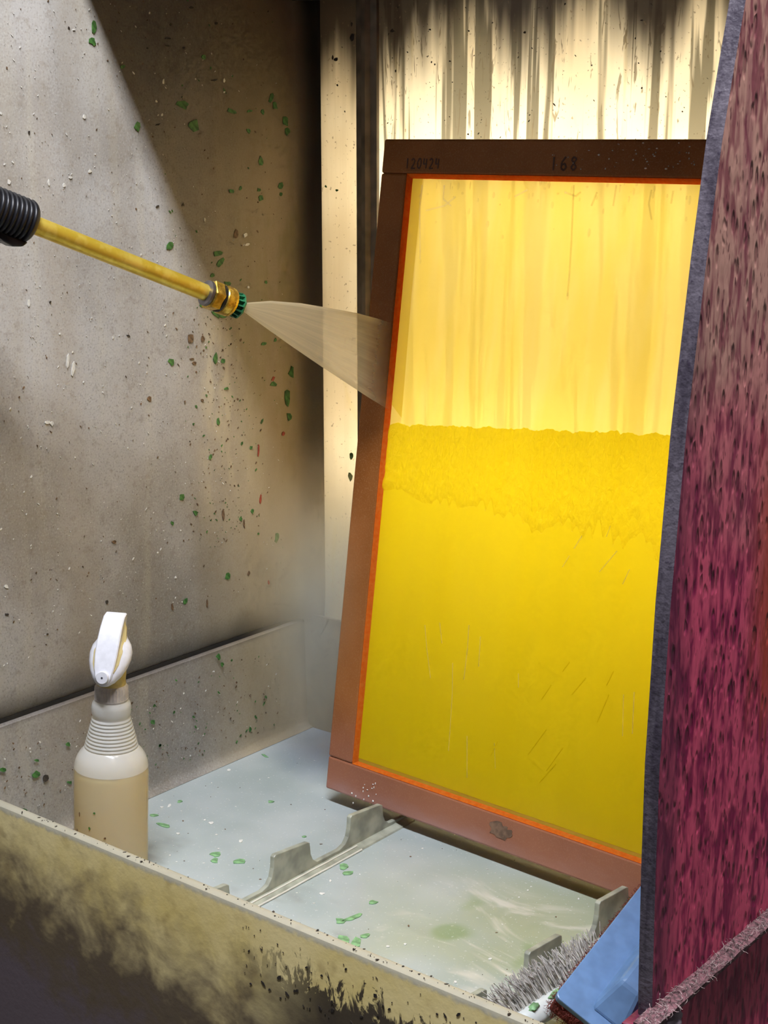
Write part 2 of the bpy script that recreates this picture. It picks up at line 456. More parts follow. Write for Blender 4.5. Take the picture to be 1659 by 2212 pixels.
# ------------------------------------------------------------------ mesh helpers
ORG = {}
class MB:
    def __init__(self):
        self.v = []; self.f = []; self.mi = []; self.uv = None
    def add(self, vs, fs, mi=0):
        o = len(self.v)
        self.v += [Vector(p) for p in vs]
        self.f += [tuple(i + o for i in f) for f in fs]
        self.mi += [mi] * len(fs)
        return self
    def box(self, a, b, M=None, mi=0):
        (x0, y0, z0), (x1, y1, z1) = a, b
        vs = [Vector(p) for p in ((x0,y0,z0),(x1,y0,z0),(x1,y1,z0),(x0,y1,z0),(x0,y0,z1),(x1,y0,z1),(x1,y1,z1),(x0,y1,z1))]
        if M: vs = [M @ p for p in vs]
        return self.add(vs, [(3,2,1,0),(4,5,6,7),(0,1,5,4),(1,2,6,5),(2,3,7,6),(3,0,4,7)], mi)
    def prism(self, pts, off, mi=0):
        """closed planar outline (list of 3-D points) swept by vector off"""
        n = len(pts); off = Vector(off)
        pts = [Vector(p) for p in pts]
        vs = pts + [p + off for p in pts]
        fs = [tuple(range(n))[::-1], tuple(range(n, 2 * n))]
        fs += [(i, (i + 1) % n, n + (i + 1) % n, n + i) for i in range(n)]
        return self.add(vs, fs, mi)
    def lathe(self, prof, o, axis, segs=40, cap=True, mi=0, start=0.0):
        """prof: list of (distance along axis, radius)"""
        a = Vector(axis).normalized(); o = Vector(o)
        e1 = a.orthogonal().normalized()
        if abs(a.z) > 0.99: e1 = Vector((1, 0, 0))
        e2 = a.cross(e1)
        vs = []; fs = []
        for s, r in prof:
            for k in range(segs):
                th = start + 2 * PI * k / segs
                vs.append(o + a * s + (e1 * math.cos(th) + e2 * math.sin(th)) * r)
        for i in range(len(prof) - 1):
            for k in range(segs):
                k2 = (k + 1) % segs
                fs.append((i*segs+k, i*segs+k2, (i+1)*segs+k2, (i+1)*segs+k))
        if cap:
            fs.append(tuple(range(segs))[::-1])
            fs.append(tuple(range((len(prof)-1)*segs, len(prof)*segs)))
        return self.add(vs, fs, mi)
    def tube(self, pts, rad, segs=6, mi=0):
        pts = [Vector(p) for p in pts]
        if not isinstance(rad, (list, tuple)): rad = [rad] * len(pts)
        vs = []; fs = []
        for i, p in enumerate(pts):
            t = (pts[min(i+1, len(pts)-1)] - pts[max(i-1, 0)]).normalized()
            e1 = t.orthogonal().normalized(); e2 = t.cross(e1)
            for k in range(segs):
                th = 2*PI*k/segs
                vs.append(p + (e1*math.cos(th) + e2*math.sin(th)) * rad[i])
        for i in range(len(pts)-1):
            for k in range(segs):
                k2 = (k+1) % segs
                fs.append((i*segs+k, i*segs+k2, (i+1)*segs+k2, (i+1)*segs+k))
        fs.append(tuple(range(segs))[::-1]); fs.append(tuple(range((len(pts)-1)*segs, len(pts)*segs)))
        return self.add(vs, fs, mi)
    def loft(self, rings, cap=True, mi=0):
        n = len(rings[0]); vs = [p for r in rings for p in r]; fs = []
        for i in range(len(rings)-1):
            for k in range(n):
                k2 = (k+1) % n
                fs.append((i*n+k, i*n+k2, (i+1)*n+k2, (i+1)*n+k))
        if cap:
            fs.append(tuple(range(n))[::-1]); fs.append(tuple(range((len(rings)-1)*n, len(rings)*n)))
        return self.add(vs, fs, mi)
    def build(self, name, mats, parent=None, origin=None, smooth=None, bevel=0.0, kind=None):
        o3 = Vector(origin) if origin is not None else (ORG[parent.name] if parent else Vector((0, 0, 0)))
        me = bpy.data.meshes.new(name)
        me.from_pydata([tuple(p - o3) for p in self.v], [], self.f)
        if not isinstance(mats, (list, tuple)): mats = [mats]
        for m in mats: me.materials.append(MAT[m])
        for p, i in zip(me.polygons, self.mi): p.material_index = i
        me.validate()
        import bmesh
        bm = bmesh.new(); bm.from_mesh(me)
        bmesh.ops.recalc_face_normals(bm, faces=bm.faces)
        bm.to_mesh(me); bm.free()
        if smooth:
            me.polygons.foreach_set('use_smooth', [True] * len(me.polygons))
            me.set_sharp_from_angle(angle=math.radians(smooth))
        o = bpy.data.objects.new(name, me)
        col.objects.link(o)
        if parent:
            o.parent = parent
            o.location = o3 - ORG[parent.name]
        else:
            o.location = o3
        ORG[o.name] = o3.copy()
        if bevel:
            b = o.modifiers.new('bevel', 'BEVEL'); b.width = bevel; b.segments = 2; b.limit_method = 'ANGLE'
        if kind: o['kind'] = kind
        return o

def empty(name, loc, label, cat, group=None):
    o = bpy.data.objects.new(name, None)
    o.empty_display_size = 0.02
    o.location = loc
    col.objects.link(o)
    ORG[o.name] = Vector(loc)
    tag(o, label, cat, group)
    return o
def tag(o, label=None, cat=None, group=None):
    if label: o['label'] = label
    if cat: o['category'] = cat
    if group: o['group'] = group
    return o

# ------------------------------------------------------------------ the booth (setting)
XL, XR, YB = -1.386, -0.55, 1.56      # left wall, inner right wall, back wall planes
YF, ZL = 1.000, 0.080                 # outer face and height of the front lip

# left wall: one sheet, rolled in at its bottom edge, bent round the back corner
def left_sheet():
    m = MB()
    plan = [(XL, 0.86)] + [(XL, 0.86 + i * 0.06) for i in range(1, 12)]
    R = 0.032
    for i in range(0, 9):
        a = i / 8 * PI / 2
        plan.append((XL + R - R * math.cos(a), YB - R + R * math.sin(a)))
    zs = [(0.1615, -0.015), (0.1650, -0.0085), (0.173, -0.0052), (0.182, -0.003), (0.196, -0.001), (0.215, 0.0), (0.26, 0.0), (1.30, 0.0)]
    n = len(plan)
    vs = []; fs = []
    for z, dx in zs:
        for i, (x, y) in enumerate(plan):
            k = min(1, max(0, (YB - 0.03 - y) / 0.02)) if y > 1.4 else 1
            vs.append((x + dx * (0.4 + 0.6 * k), y, z))
    for j in range(len(zs) - 1):
        for i in range(n - 1):
            fs.append((j*n+i, j*n+i+1, (j+1)*n+i+1, (j+1)*n+i))
    m.add(vs, fs)
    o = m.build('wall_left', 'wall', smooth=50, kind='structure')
    s = o.modifiers.new('thickness', 'SOLIDIFY'); s.thickness = 0.008
    nx = sum(p.normal.x * p.area for p in o.data.polygons)
    s.offset = -1 if nx > 0 else 1
    return o
wall_left = left_sheet()
tag(wall_left, 'stained grey-beige plastic left wall of the washout booth', None)

# tub side below the seam, its own sheet with a fillet at the floor
m = MB()
prof = [(XL - 0.016, 0.1595), (XL - 0.0065, 0.1595), (XL - 0.0035, 0.157), (XL - 0.002, 0.10), (XL, 0.02), (XL + 0.001, 0.010), (XL + 0.004, 0.004), (XL + 0.011, 0.0005)]
ys = [0.99, 1.2, 1.4, YB + 0.004]
vs = [(x, y, z) for y in ys for x, z in prof]; n = len(prof)
m.add(vs, [(j*n+i, j*n+i+1, (j+1)*n+i+1, (j+1)*n+i) for j in range(len(ys)-1) for i in range(n-1)])
tub_side = m.build('wall_left', 'wall', smooth=40, kind='structure')
tag(tub_side, 'low speckled tub side below the black seam of the left wall')
m = MB().box((XL - 0.030, 0.99, 0.1597), (XL - 0.0075, YB - 0.012, 0.1650))
seam = m.build('trim_1', 'seam', kind='structure')

# tub floor
m = MB().box((XL - 0.01, YF + 0.004, -0.012), (XR - 0.0035, YB + 0.02, 0.0))
floor = m.build('floor', 'floor', kind='structure')
tag(floor, 'wet pale blue-grey tub floor with swirled soap')

# back wall: translucent sheet, open behind to the light box
def back_sheet():
    m = MB()
    x0, x1, z0, z1, y = XL + 0.030, XR + 0.012, 0.0, 1.02, YB
    vs = [(x0,y,z0),(x1,y,z0),(x1,y,z1),(x0,y,z1),(x0,y+.006,z0),(x1,y+.006,z0),(x1,y+.006,z1),(x0,y+.006,z1)]
    m.add(vs, [(0,1,2,3),(0,4,5,1),(1,5,6,2),(2,6,7,3),(3,7,4,0)])
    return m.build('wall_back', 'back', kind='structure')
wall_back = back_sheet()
tag(wall_back, 'backlit cream plastic back wall streaked with dark drips')
m = MB().box((XL - 0.004, YB - 0.005, -0.002), (XR + 0.012, YB - 0.0004, 0.168))
tub_back = m.build('wall_back', 'wall', kind='structure')
tag(tub_back, 'low tub back panel behind the foot of the screen')
# light box behind it: five white-lined sides, opaque
m = MB()
x0, x1, z0, z1, ya, yb = XL + 0.026, XR + 0.016, -0.004, 0.985, YB + 0.0065, 1.78
for a, b in [((x0-.01, ya, z0), (x0, yb, z1)), ((x1, ya, z0), (x1+.01, yb, z1)), ((x0-.01, ya, z1), (x1+.01, yb, z1+.01)),
             ((x0-.01, ya, z0-.01), (x1+.01, yb, z0)), ((x0-.01, yb, z0-.01), (x1+.01, yb+.01, z1+.01))]:
    m.box(a, b)
box = m.build('light_box_housing', 'white', kind='structure')

# dark upright post on the back wall
m = MB()
px = [on_y(775, 300, YB).x, on_y(819, 300, YB).x]
out = [(px[0], YB), (px[0] + 0.001, YB - 0.006), (px[0] + 0.010, YB - 0.007), (px[0] + 0.014, YB - 0.012),
       (px[0] + 0.020, YB - 0.012), (px[0] + 0.024, YB - 0.006), (px[1], YB - 0.005), (px[1], YB)]
m.prism([(x, y, 0.0) for x, y in out], (0, 0, 1.02))
post = m.build('trim_2', 'post', kind='structure')
tag(post, 'dark upright metal strip on the back wall left of the screen')

# hood over the back of the booth
m = MB().box((XL - 0.02, 1.135, 1.100), (XR - 0.001, 1.80, 1.125))
m.box((XL - 0.02, YB - 0.02, 0.985), (XR - 0.001, YB + 0.02, 1.10))
hood = m.build('ceiling', 'hood', kind='structure')

# front apron with rounded lip
m = MB()
T = 0.014
prof = [(YF, -0.60), (YF, ZL - 0.006), (YF + 0.0015, ZL - 0.002), (YF + 0.005, ZL), (YF + T - 0.004, ZL), (YF + T - 0.001, ZL - 0.002), (YF + T, ZL - 0.006), (YF + T, -0.60)]
m.prism([(XL - 0.12, y, z) for y, z in prof], (XR - XL + 0.12 - 0.001, 0, 0))
wall_front = m.build('wall_front', 'apron', smooth=35, kind='structure')
tag(wall_front, 'cream plastic tub front with a grey lip and black grime')

# right wall: board with a curved front edge, seen from outside
edge_px = [(1379, 2125), (1382, 2000), (1385, 1877), (1393, 1650), (1416, 1300), (1449, 930), (1492, 560), (1526, 300), (1552, 140), (1576, 0)]
edge = [on_x(px_, py_, XR) for px_, py_ in edge_px]
e0, e1 = edge[-2], edge[-1]
edge = [Vector((XR, edge[0].y + 0.002, 0.112))] + edge + [e1 + (e1 - e0) * 1.2, Vector((XR, e1.y + 0.03, 1.2)), Vector((XR, e1.y + 0.03, 2.05))]  # out-of-view upper part raised to block the second lamp's light
ztop = edge[-1].z
outl = [Vector(p) for p in edge] + [Vector((XR, 1.60, ztop)), Vector((XR, 1.60, 0.112))]
WT = 0.013
m = MB()
n = len(outl)
vs = outl + [p + Vector((WT, 0, 0)) for p in outl]
m.add(vs, [tuple(range(n))[::-1], tuple(range(n, 2*n))], 0)
m.add(vs, [(i, (i+1) % n, n + (i+1) % n, n + i) for i in range(n)], 1)
wall_right = m.build('wall_right', ['right', 'right_edge'], kind='structure')
tag(wall_right, 'magenta stained board on the right with a purple-grey front edge')
# ledge strip along its foot and the tub side under it
m = MB()
random.seed(3)
pts_t = []; N = 60
rings = []
for i in range(N + 1):
    y = 0.992 + (1.62 - 0.992) * i / N
    r = lambda s: random.uniform(-s, s)
    rings.append([Vector((XR + WT - 0.002, y, 0.116)), Vector((XR + WT + 0.012 + r(.0004), y, 0.119 + r(.0003))),
                  Vector((XR + WT + 0.013 + r(.0004), y, 0.124 + r(.0004))), Vector((XR + WT + 0.006, y, 0.1265 + r(.0005))), Vector((XR + WT - 0.002, y, 0.1275 + r(.0006)))])
m.loft(rings)
ledge = m.build('trim_3', 'ledge', kind='structure')
tag(ledge, 'frayed lint-covered ledge along the foot of the magenta board')
m = MB()
for i in range(420):
    y = random.uniform(0.995, 1.30)
    p = Vector((XR + WT + random.uniform(0.0, 0.014), y, 0.1255 + random.uniform(-0.002, 0.006)))
    pts = [p]
    d = Vector((random.uniform(-.3, .8), random.uniform(-1, 1), random.uniform(-.4, 1))).normalized()
    for k in range(5):
        d = (d + Vector((random.uniform(-.7, .7), random.uniform(-.7, .7), random.uniform(-.7, .7)))).normalized()
        pts.append(pts[-1] + d * random.uniform(0.0006, 0.0026))
    m.tube(pts, random.uniform(0.00012, 0.0003), 3)
m.build('lint', 'fibre', parent=ledge, kind='stuff')
m = MB().box((XR - 0.004, 1.0, -0.60), (XR + WT - 0.006, 1.62, 0.1165))
tubr = m.build('wall_right', 'right', kind='structure')
tag(tubr, 'shadowed magenta tub side below the frayed ledge')
# dried lump stuck on it
def blob(m, c, rx, ry, rz, seed, amp=0.25, seg=14, rng=9):
    vs = []; fs = []
    for j in range(rng + 1):
        ph = PI * j / rng
        for k in range(seg):
            th = 2 * PI * k / seg
            d = Vector((math.sin(ph)*math.cos(th), math.sin(ph)*math.sin(th), math.cos(ph)))
            q = 1 + amp * mnoise.noise(d * 2.2 + Vector((seed, 0, 0)))
            vs.append(Vector(c) + Vector((d.x*rx, d.y*ry, d.z*rz)) * q)
    for j in range(rng):
        for k in range(seg):
            k2 = (k+1) % seg
            fs.append((j*seg+k, j*seg+k2, (j+1)*seg+k2, (j+1)*seg+k))
    m.add(vs, fs)
    return m
pl = on_x(1447, 2208, XR + WT + 0.001)
m = blob(MB(), pl, 0.008, 0.014, 0.013, 3.1, 0.5, 18, 12)
lump = m.build('dried_lump', 'lump', parent=tubr, smooth=60)

m = MB().box((-5, -4, -0.98), (4, 4, -0.96))
ground = m.build('ground', 'ground', kind='structure')

# ------------------------------------------------------------------ flakes and specks on the walls and floor
def flake(px_, py_, w_, h_, mat, plane, parent, name='paint_flake', thick=0.0007, ang=0.0, nv=8, rough=0.35):
    pts = []
    a0 = random.uniform(0, 6.28)
    for k in range(nv):
        th = 2 * PI * k / nv
        r = 0.5 * (1 + random.uniform(-rough, rough))
        dx, dy = w_ * r * math.cos(th), h_ * r * math.sin(th)
        dx, dy = dx * math.cos(ang) - dy * math.sin(ang), dx * math.sin(ang) + dy * math.cos(ang)
        pts.append((px_ + dx, py_ + dy))
    if plane == 'L':
        lo = [on_x(x, y, XL + 0.0002) for x, y in pts]; off = (thick, 0, 0)
    elif plane == 'B':
        lo = [on_y(x, y, YB - 0.0002) for x, y in pts]; off = (0, -thick, 0)
    elif plane == 'A':
        lo = [on_y(x, y, YF - 0.0002) for x, y in pts]; off = (0, -thick, 0)
    else:
        lo = [on_z(x, y, 0.0002) for x, y in pts]; off = (0, 0, thick)
    c = sum(lo, Vector()) / len(lo)
    return MB().prism(lo, off).build(name, mat, parent=parent, origin=c)

random.seed(11)
G = [(202,59,10,28),(200,90,13,17),(264,145,12,9),(440,124,8,10),(297,274,13,18),(394,225,27,16,.5),(416,270,25,26),(500,240,23,10,.4),
     (538,240,11,5),(567,241,8,12),(537,282,8,10),(586,212,9,18),(594,228,10,16),(564,348,11,18),(606,402,12,16),(606,420,6,8),(563,428,10,11),(500,413,9,8),
     (519,407,5,8),(559,410,7,8),(366,530,15,18),(470,547,18,12),(475,566,10,24,.6),(458,595,8,11),(490,612,14,9),(466,678,24,13,.5),(484,682,18,9),
     (434,659,8,8),(370,781,12,15),(466,773,8,22),(482,780,7,10),(569,743,11,7,-.5),(489,839,10,7),(590,829,14,10),(471,911,7,14),(542,967,5,9),
     (392,1074,10,14),(455,987,6,14),(616,262,14,24),(620,284,12,18),(621,860,12,34),(631,806,14,24),(625,900,9,20),(492,1244,12,13),(400,1300,9,18,.5),
     (421,1108,8,10),(372,1130,6,9),(545,1105,6,10),(598,1160,8,16),(520,1120,5,9)]
for g in G:
    flake(g[0], g[1], g[2], g[3], 'green', 'L', wall_left, ang=g[4] if len(g) > 4 else random.uniform(-.3, .3))
for g in [(78,1674,18,15),(6,1663,13,9),(79,1642,13,6),(147,1608,9,8),(472,1418,10,14),(480,1435,7,10),(52,1750,14,10),(150,1690,9,6),(330,1560,8,10),(540,1575,6,12)]:
    flake(g[0], g[1], g[2], g[3], 'green', 'L', tub_side)
for g in [(411,732,12,20),(438,732,7,15),(509,506,10,17),(415,775,12,4),(419,784,9,7),(247,1170,11,7),(482,1112,6,20),(527,1133,4,20),(437,865,8,6),(322,862,9,10,),
          (372,1312,5,14),(447,1305,4,18,.3),(537,1238,6,10)]:
    flake(g[0], g[1], g[2], g[3], 'brown', 'L', wall_left)
for g in [(462,173,13,5,-.3),(341,269,9,4,-.4),(361,99,9,4),(362,83,12,3),(413,16,8,6),(148,60,4,5),(62,286,5,6),(397,103,5,5),(318,104,4,4),(368,53,5,5),(467,50,5,7),
          (230,1300,6,8),(14,1327,8,5),(102,1370,4,4),(277,725,7,4,.4),(108,652,5,5),(340,446,8,4,-.6),(395,443,5,5)]:
    flake(g[0], g[1], g[2], g[3], 'dark', 'L', wall_left, ang=g[4] if len(g) > 4 else 0)
flake(98, 1681, 13, 17, 'dark', 'L', tub_side)
for g in [(590,818,5,11,.4),(612,937,8,8),(558,975,4,32,.05),(562,1078,4,22,.1),(580,1258,4,9)]:
    flake(g[0], g[1], g[2], g[3], 'red', 'L', wall_left, ang=g[4] if len(g) > 4 else 0)
for g in [(146,780,6,26,.1),(158,797,7,28,.1),(102,913,11,8),(112,915,8,9),(61,654,5,15),(352,176,4,12),(484,174,4,8),(484,199,5,4),(530,508,7,11,.4),(534,528,9,5,-.5),
          (182,252,7,9,.4),(19,392,6,12),(138,400,6,11),(105,394,4,12),(337,219,5,5),(350,248,4,7),(14,1267,8,8),(159,64,5,4),(379,1247,5,5),(536,620,4,7),(152,384,7,6),(194,370,7,7)]:
    flake(g[0], g[1], g[2], g[3], 'whitefleck', 'L', wall_left, ang=g[4] if len(g) > 4 else 0)
for g in [(465,1846,24,11),(463,1860,16,10),(517,1861,27,10),(353,1783,26,7,.25),(332,1762,18,5),(742,1873,22,13),(752,1887,26,10),(805,1949,19,9),(735,1990,22,13),
          (758,1984,46,8,-.35),(742,2030,26,22),(768,2038,28,20),(790,2022,24,9,-.3),(388,1732,12,5),(585,1732,12,5),(657,1808,10,4),(572,1633,14,5,.4)]:
    flake(g[0], g[1], g[2], g[3], 'palegreen', 'F', floor, ang=g[4] if len(g) > 4 else 0, thick=0.0008)
for g in [(520,1817,9,6),(455,1778,11,5),(442,1772,5,4),(366,1741,10,5,-.7),(350,1744,9,3),(714,1904,5,5),(696,1931,10,5),(838,2045,9,4),(875,2040,8,4),(384,1801,8,4),(1058,2072,9,4),(984,2122,6,5),(494,1664,8,4)]:
    flake(g[0], g[1], g[2], g[3], 'whitefleck', 'F', floor, ang=g[4] if len(g) > 4 else 0)
for g in [(848,67,9,7),(929,64,5,4),(726,128,7,8),(719,124,3,9),(760,52,5,9),(761,82,10,20),(729,184,4,4),(677,281,10,14),(972,132,4,3),(855,153,3,5),(1386,44,6,3),(1373,83,3,5),(1134,70,5,5),(1387,190,4,5)]:
    flake(g[0], g[1], g[2], g[3], 'dark', 'B', wall_back)
for g in [(728,411,7,5),(704,403,5,5),(759,985,9,14),(757,1028,8,18)]:
    flake(g[0], g[1], g[2], g[3], 'green', 'B', wall_back)

def specks(n, area_f, mat, parent, smin, smax, normal, name='speck'):
    m = MB()
    nrm = Vector(normal)
    a = nrm.orthogonal().normalized(); b = nrm.cross(a)
    for i in range(n):
        p = Vector(area_f())
        s = smin + (smax - smin) * random.random() ** 3
        st = random.uniform(0.5, 1.6); t0 = random.uniform(0, 6.28)
        pts = []
        for k in range(5):
            th = t0 + 2*PI*k/5; r = s * random.uniform(0.6, 1.2)
            pts.append(p + a * (r*math.cos(th)*st) + b * (r*math.sin(th)/st))
        m.prism(pts, nrm * 0.0004)
    return m.build(name, mat, parent=parent, kind='stuff')
U = random.uniform
specks(520, lambda: (XL + 0.0002, 0.98 + 0.42 * random.random() ** 1.2, U(0.23, 1.0)), 'whitefleck', wall_left, 0.0004, 0.0017, (1, 0, 0))
specks(200, lambda: (XL + 0.0002, U(1.0, 1.52), U(0.23, 1.0)), 'whitefleck', wall_left, 0.0004, 0.0013, (1, 0, 0))
specks(420, lambda: (XL + 0.0002, U(1.0, 1.52), U(0.22, 1.0)), 'brown', wall_left, 0.0004, 0.0015, (1, 0, 0))
def clus():
    return (XL + 0.0002, random.gauss(1.40, 0.035), U(0.30, 0.60))
specks(200, clus, 'brown', wall_left, 0.0005, 0.0019, (1, 0, 0))
specks(70, clus, 'green', wall_left, 0.0005, 0.0019, (1, 0, 0))
specks(60, lambda: (XL + 0.0002, U(1.3, 1.52), U(0.25, 1.0)), 'green', wall_left, 0.0006, 0.0030, (1, 0, 0))
specks(260, lambda: (XL + 0.0004, U(1.0, 1.5), U(0.02, 0.14)), 'brown', tub_side, 0.0004, 0.0018, (1, 0, 0))
specks(90, lambda: (XL + 0.0004, U(1.0, 1.5), U(0.02, 0.14)), 'whitefleck', tub_side, 0.0004, 0.0015, (1, 0, 0))
specks(60, lambda: (XL + 0.0004, U(1.2, 1.5), U(0.02, 0.14)), 'green', tub_side, 0.0006, 0.0030, (1, 0, 0))
specks(160, lambda: (U(XL + 0.02, -0.75), U(1.03, 1.5), 0.0002), 'whitefleck', floor, 0.0004, 0.0018, (0, 0, 1))
specks(80, lambda: (U(XL + 0.02, -0.75), U(1.03, 1.5), 0.0002), 'brown', floor, 0.0004, 0.0016, (0, 0, 1))
specks(240, lambda: (U(XL + 0.05, -0.8), YB - 0.0003, U(0.8, 1.0)), 'dark', wall_back, 0.0004, 0.0014, (0, -1, 0))
specks(120, lambda: (U(XL + 0.05, XR), YF + U(0.003, 0.011), ZL + 0.0001), 'dark', wall_front, 0.0004, 0.0018, (0, 0, 1))
specks(160, lambda: (U(-0.98, XR), YF - 0.0003, ZL - 0.012 - 0.07 * random.random() ** 0.7), 'dark', wall_front, 0.0006, 0.0030, (0, -1, 0))

# ------------------------------------------------------------------ screen rests (notched racks standing on the floor)
def rack(X, label):
    root = empty('screen_rest', (X, 1.2, 0), label, 'rack', 'notched screen rests on the tub floor')
    m = MB()
    tabs = [(1.025, 1.085), (1.156, 1.216), (1.288, 1.348)]
    pts = [(1.018, 0.002)]
    for a, b in tabs:
        pts += [(a - 0.020, 0.008), (a - 0.010, 0.011), (a - 0.004, 0.018), (a - 0.001, 0.028), (a, 0.041), (a + 0.003, 0.043),
                (b - 0.004, 0.038), (b, 0.036), (b + 0.0015, 0.022), (b + 0.005, 0.014), (b + 0.012, 0.0085)]
    pts = [p for p in pts if p[0] >= 1.017]
    pts += [(1.400, 0.006), (1.400, 0.001), (1.018, 0.001)]
    m.prism([(X - 0.003, y, z) for y, z in pts], (0.006, 0, 0))
    m.build('notched_plate', 'rack', parent=root, bevel=0.0008)
    m = MB().prism([(X + 0.003, 1.018, 0.0002), (X + 0.014, 1.018, 0.0002), (X + 0.013, 1.018, 0.002), (X + 0.003, 1.018, 0.004)], (0, 0.38, 0))
    m.build('base_strip', 'rack', parent=root)
    for dx, r in ((0.0065, 0.0011), (0.0140, 0.0012)):
        MB().tube([(X + dx, 1.02 + i * 0.0275, 0.0012 + 0.0025 * (dx < 0.01) + 0.0002 * math.sin(i * 2.1)) for i in range(11)], r, 8).build('weld_bead', 'weld', parent=root, smooth=60)
    return root
rack(-1.085, 'cloudy notched plastic screen rest nearer the spray bottle')
rack(-0.748, 'cloudy notched plastic screen rest beside the grey brush')

# ------------------------------------------------------------------ printing screen
S0 = Vector((-1.193, 1.371, 0.020))
SD = Vector((0.99924, -0.0390, 0)).normalized()
SU = (Vector((-1.189, 1.484, 0.814)) - S0).normalized()
SN = SD.cross(SU).normalized()
SU = SN.cross(SD).normalized()
def sp(u, v, n=0.0): return S0 + SD * u + SU * v + SN * n
SW, SH, RW, RD = 0.588, 0.802, 0.040, 0.034
screen = empty('printing_screen', S0, 'yellow mesh printing screen in a reddish brown frame leaning in the booth', 'screen')
def rail(u0, v0, u1, v1, name='frame_rail'):
    m = MB().prism([sp(u0, v0), sp(u1, v0), sp(u1, v1), sp(u0, v1)], SN * -RD)
    return m.build(name, 'frame', parent=screen, origin=(0, 0, 0), bevel=0.0025)
top_rail = rail(0, SH - RW, SW, SH)
bot_rail = rail(0, 0, SW, RW + 0.002)
rail(0, RW + 0.002, RW, SH - RW)
rail(SW - RW, RW + 0.002, SW, SH - RW)
U0, U1, V0, V1 = RW, SW - RW, RW + 0.002, SH - RW
# fabric
m = MB().prism([sp(U0, V0, -0.006), sp(U1, V0, -0.006), sp(U1, V1, -0.006), sp(U0, V1, -0.006)], SN * -0.0004)
# single sheet of cloth
m = MB().add([sp(U0, V0, -0.0062), sp(U1, V0, -0.0062), sp(U1, V1, -0.0062), sp(U0, V1, -0.0062)], [(0, 1, 2, 3)])
fabric = m.build('mesh_fabric', 'mesh', parent=screen, origin=(0, 0, 0))
# orange glue fillets
G_ = 0.0052
def fillet(a, b, inn, G_=0.0052):
    a = Vector(a); b = Vector(b); inn = Vector(inn)
    pa = [a + SN * -0.0006, a + inn * G_ * 0.55 + SN * -0.0022, a + inn * G_ + SN * -0.0060, a + SN * -0.0060]
    m = MB().prism(pa, b - a)
    return m.build('glue_line', 'glue', parent=screen, smooth=60)
fillet(sp(U0, V1), sp(U1, V1), -SU)
fillet(sp(U0, V0), sp(U1, V0), SU, 0.0036)
fillet(sp(U0, V0), sp(U0, V1), SD)
fillet(sp(U1, V0), sp(U1, V1), -SD)
# emulsion still on the lower half: sheet with a ragged top edge
random.seed(5)
def vtop(u):
    return 0.468 + 0.088 * (u - 0.07) + 0.004 * mnoise.noise(Vector((u * 60, 0, 0))) + 0.0022 * mnoise.noise(Vector((u * 230, 4, 0)))
def vband(u):
    d = 0.385 + 0.018 * (u - 0.06) / 0.4
    f = abs(mnoise.noise(Vector((u * 75, 9, 0))))
    return d + 0.012 * mnoise.noise(Vector((u * 22, 2, 0))) - (0.075 * (u - 0.05) / 0.5) * max(0, 0.5 - f) * 2 * (0.5 + 0.5 * mnoise.noise(Vector((u * 31, 7, 0))))
def coat_grid(name, us, f0, f1, nv, mat, hfun):
    m = MB(); vs = []; fs = []
    for u in us:
        a, b = f0(u), f1(u)
        for j in range(nv + 1):
            v = a + (b - a) * j / nv
            vs.append(sp(u, v, -0.0057 + hfun(u, v, a, b)))
    for i in range(len(us) - 1):
        for j in range(nv):
            q = i * (nv + 1) + j
            fs.append((q, q + nv + 1, q + nv + 2, q + 1))
    m.add(vs, fs)
    return m.build(name, mat, parent=screen, origin=(0, 0, 0), smooth=80)
NC = 360
us = [U0 + 0.004 + (U1 - 0.008 - U0 - 0.004) * i / NC for i in range(NC + 1)]
coat_grid('emulsion_coat', us, lambda u: V0 + 0.008, vband, 6, 'coat', lambda u, v, a, b: 0.0)
us = [U0 + 0.004 + (U1 - 0.010 - U0) * i / NC for i in range(NC + 1)]
def wet_h(u, v, a, b):
    t = (v - a) / max(1e-5, b - a)
    e = min(1.0, t / 0.06, (1 - t) / 0.05)
    low = 0.4 + 0.6 * (1 - t)
    return max(0.0, e) * low * (0.0012 + 0.0014 * mnoise.noise(Vector((u * 190, v * 80, 0))) + 0.0008 * mnoise.noise(Vector((u * 330, v * 190, 5))))
coat_grid('dissolving_emulsion', us, vband, vtop, 44, 'wet', wet_h)
m = MB().add([sp(U0 + .004, 0.49, -0.0058), sp(0.0625, 0.475, -0.0058), sp(0.0600, 0.62, -0.0058), sp(0.0605, V1 - .004, -0.0058), sp(U0 + .004, V1 - .004, -0.0058)], [(0, 1, 2, 3, 4)])
m.build('emulsion_margin', 'strip', parent=screen, origin=(0, 0, 0))

def on_screen(px_, py_, n=0.0):
    d = ray(px_, py_); p0 = S0 + SN * n
    return CAM + d * ((p0 - CAM).dot(SN) / d.dot(SN))
def ribbon(m, pxs, wid, n0, th):
    P = [on_screen(x, y, n0) for x, y in pxs]
    for i in range(len(P) - 1):
        t = (P[i+1] - P[i]).normalized(); s = SN.cross(t) * wid * 0.5
        m.prism([P[i] - s, P[i] + s, P[i+1] + s * 0.8, P[i+1] - s * 0.8], SN * th)
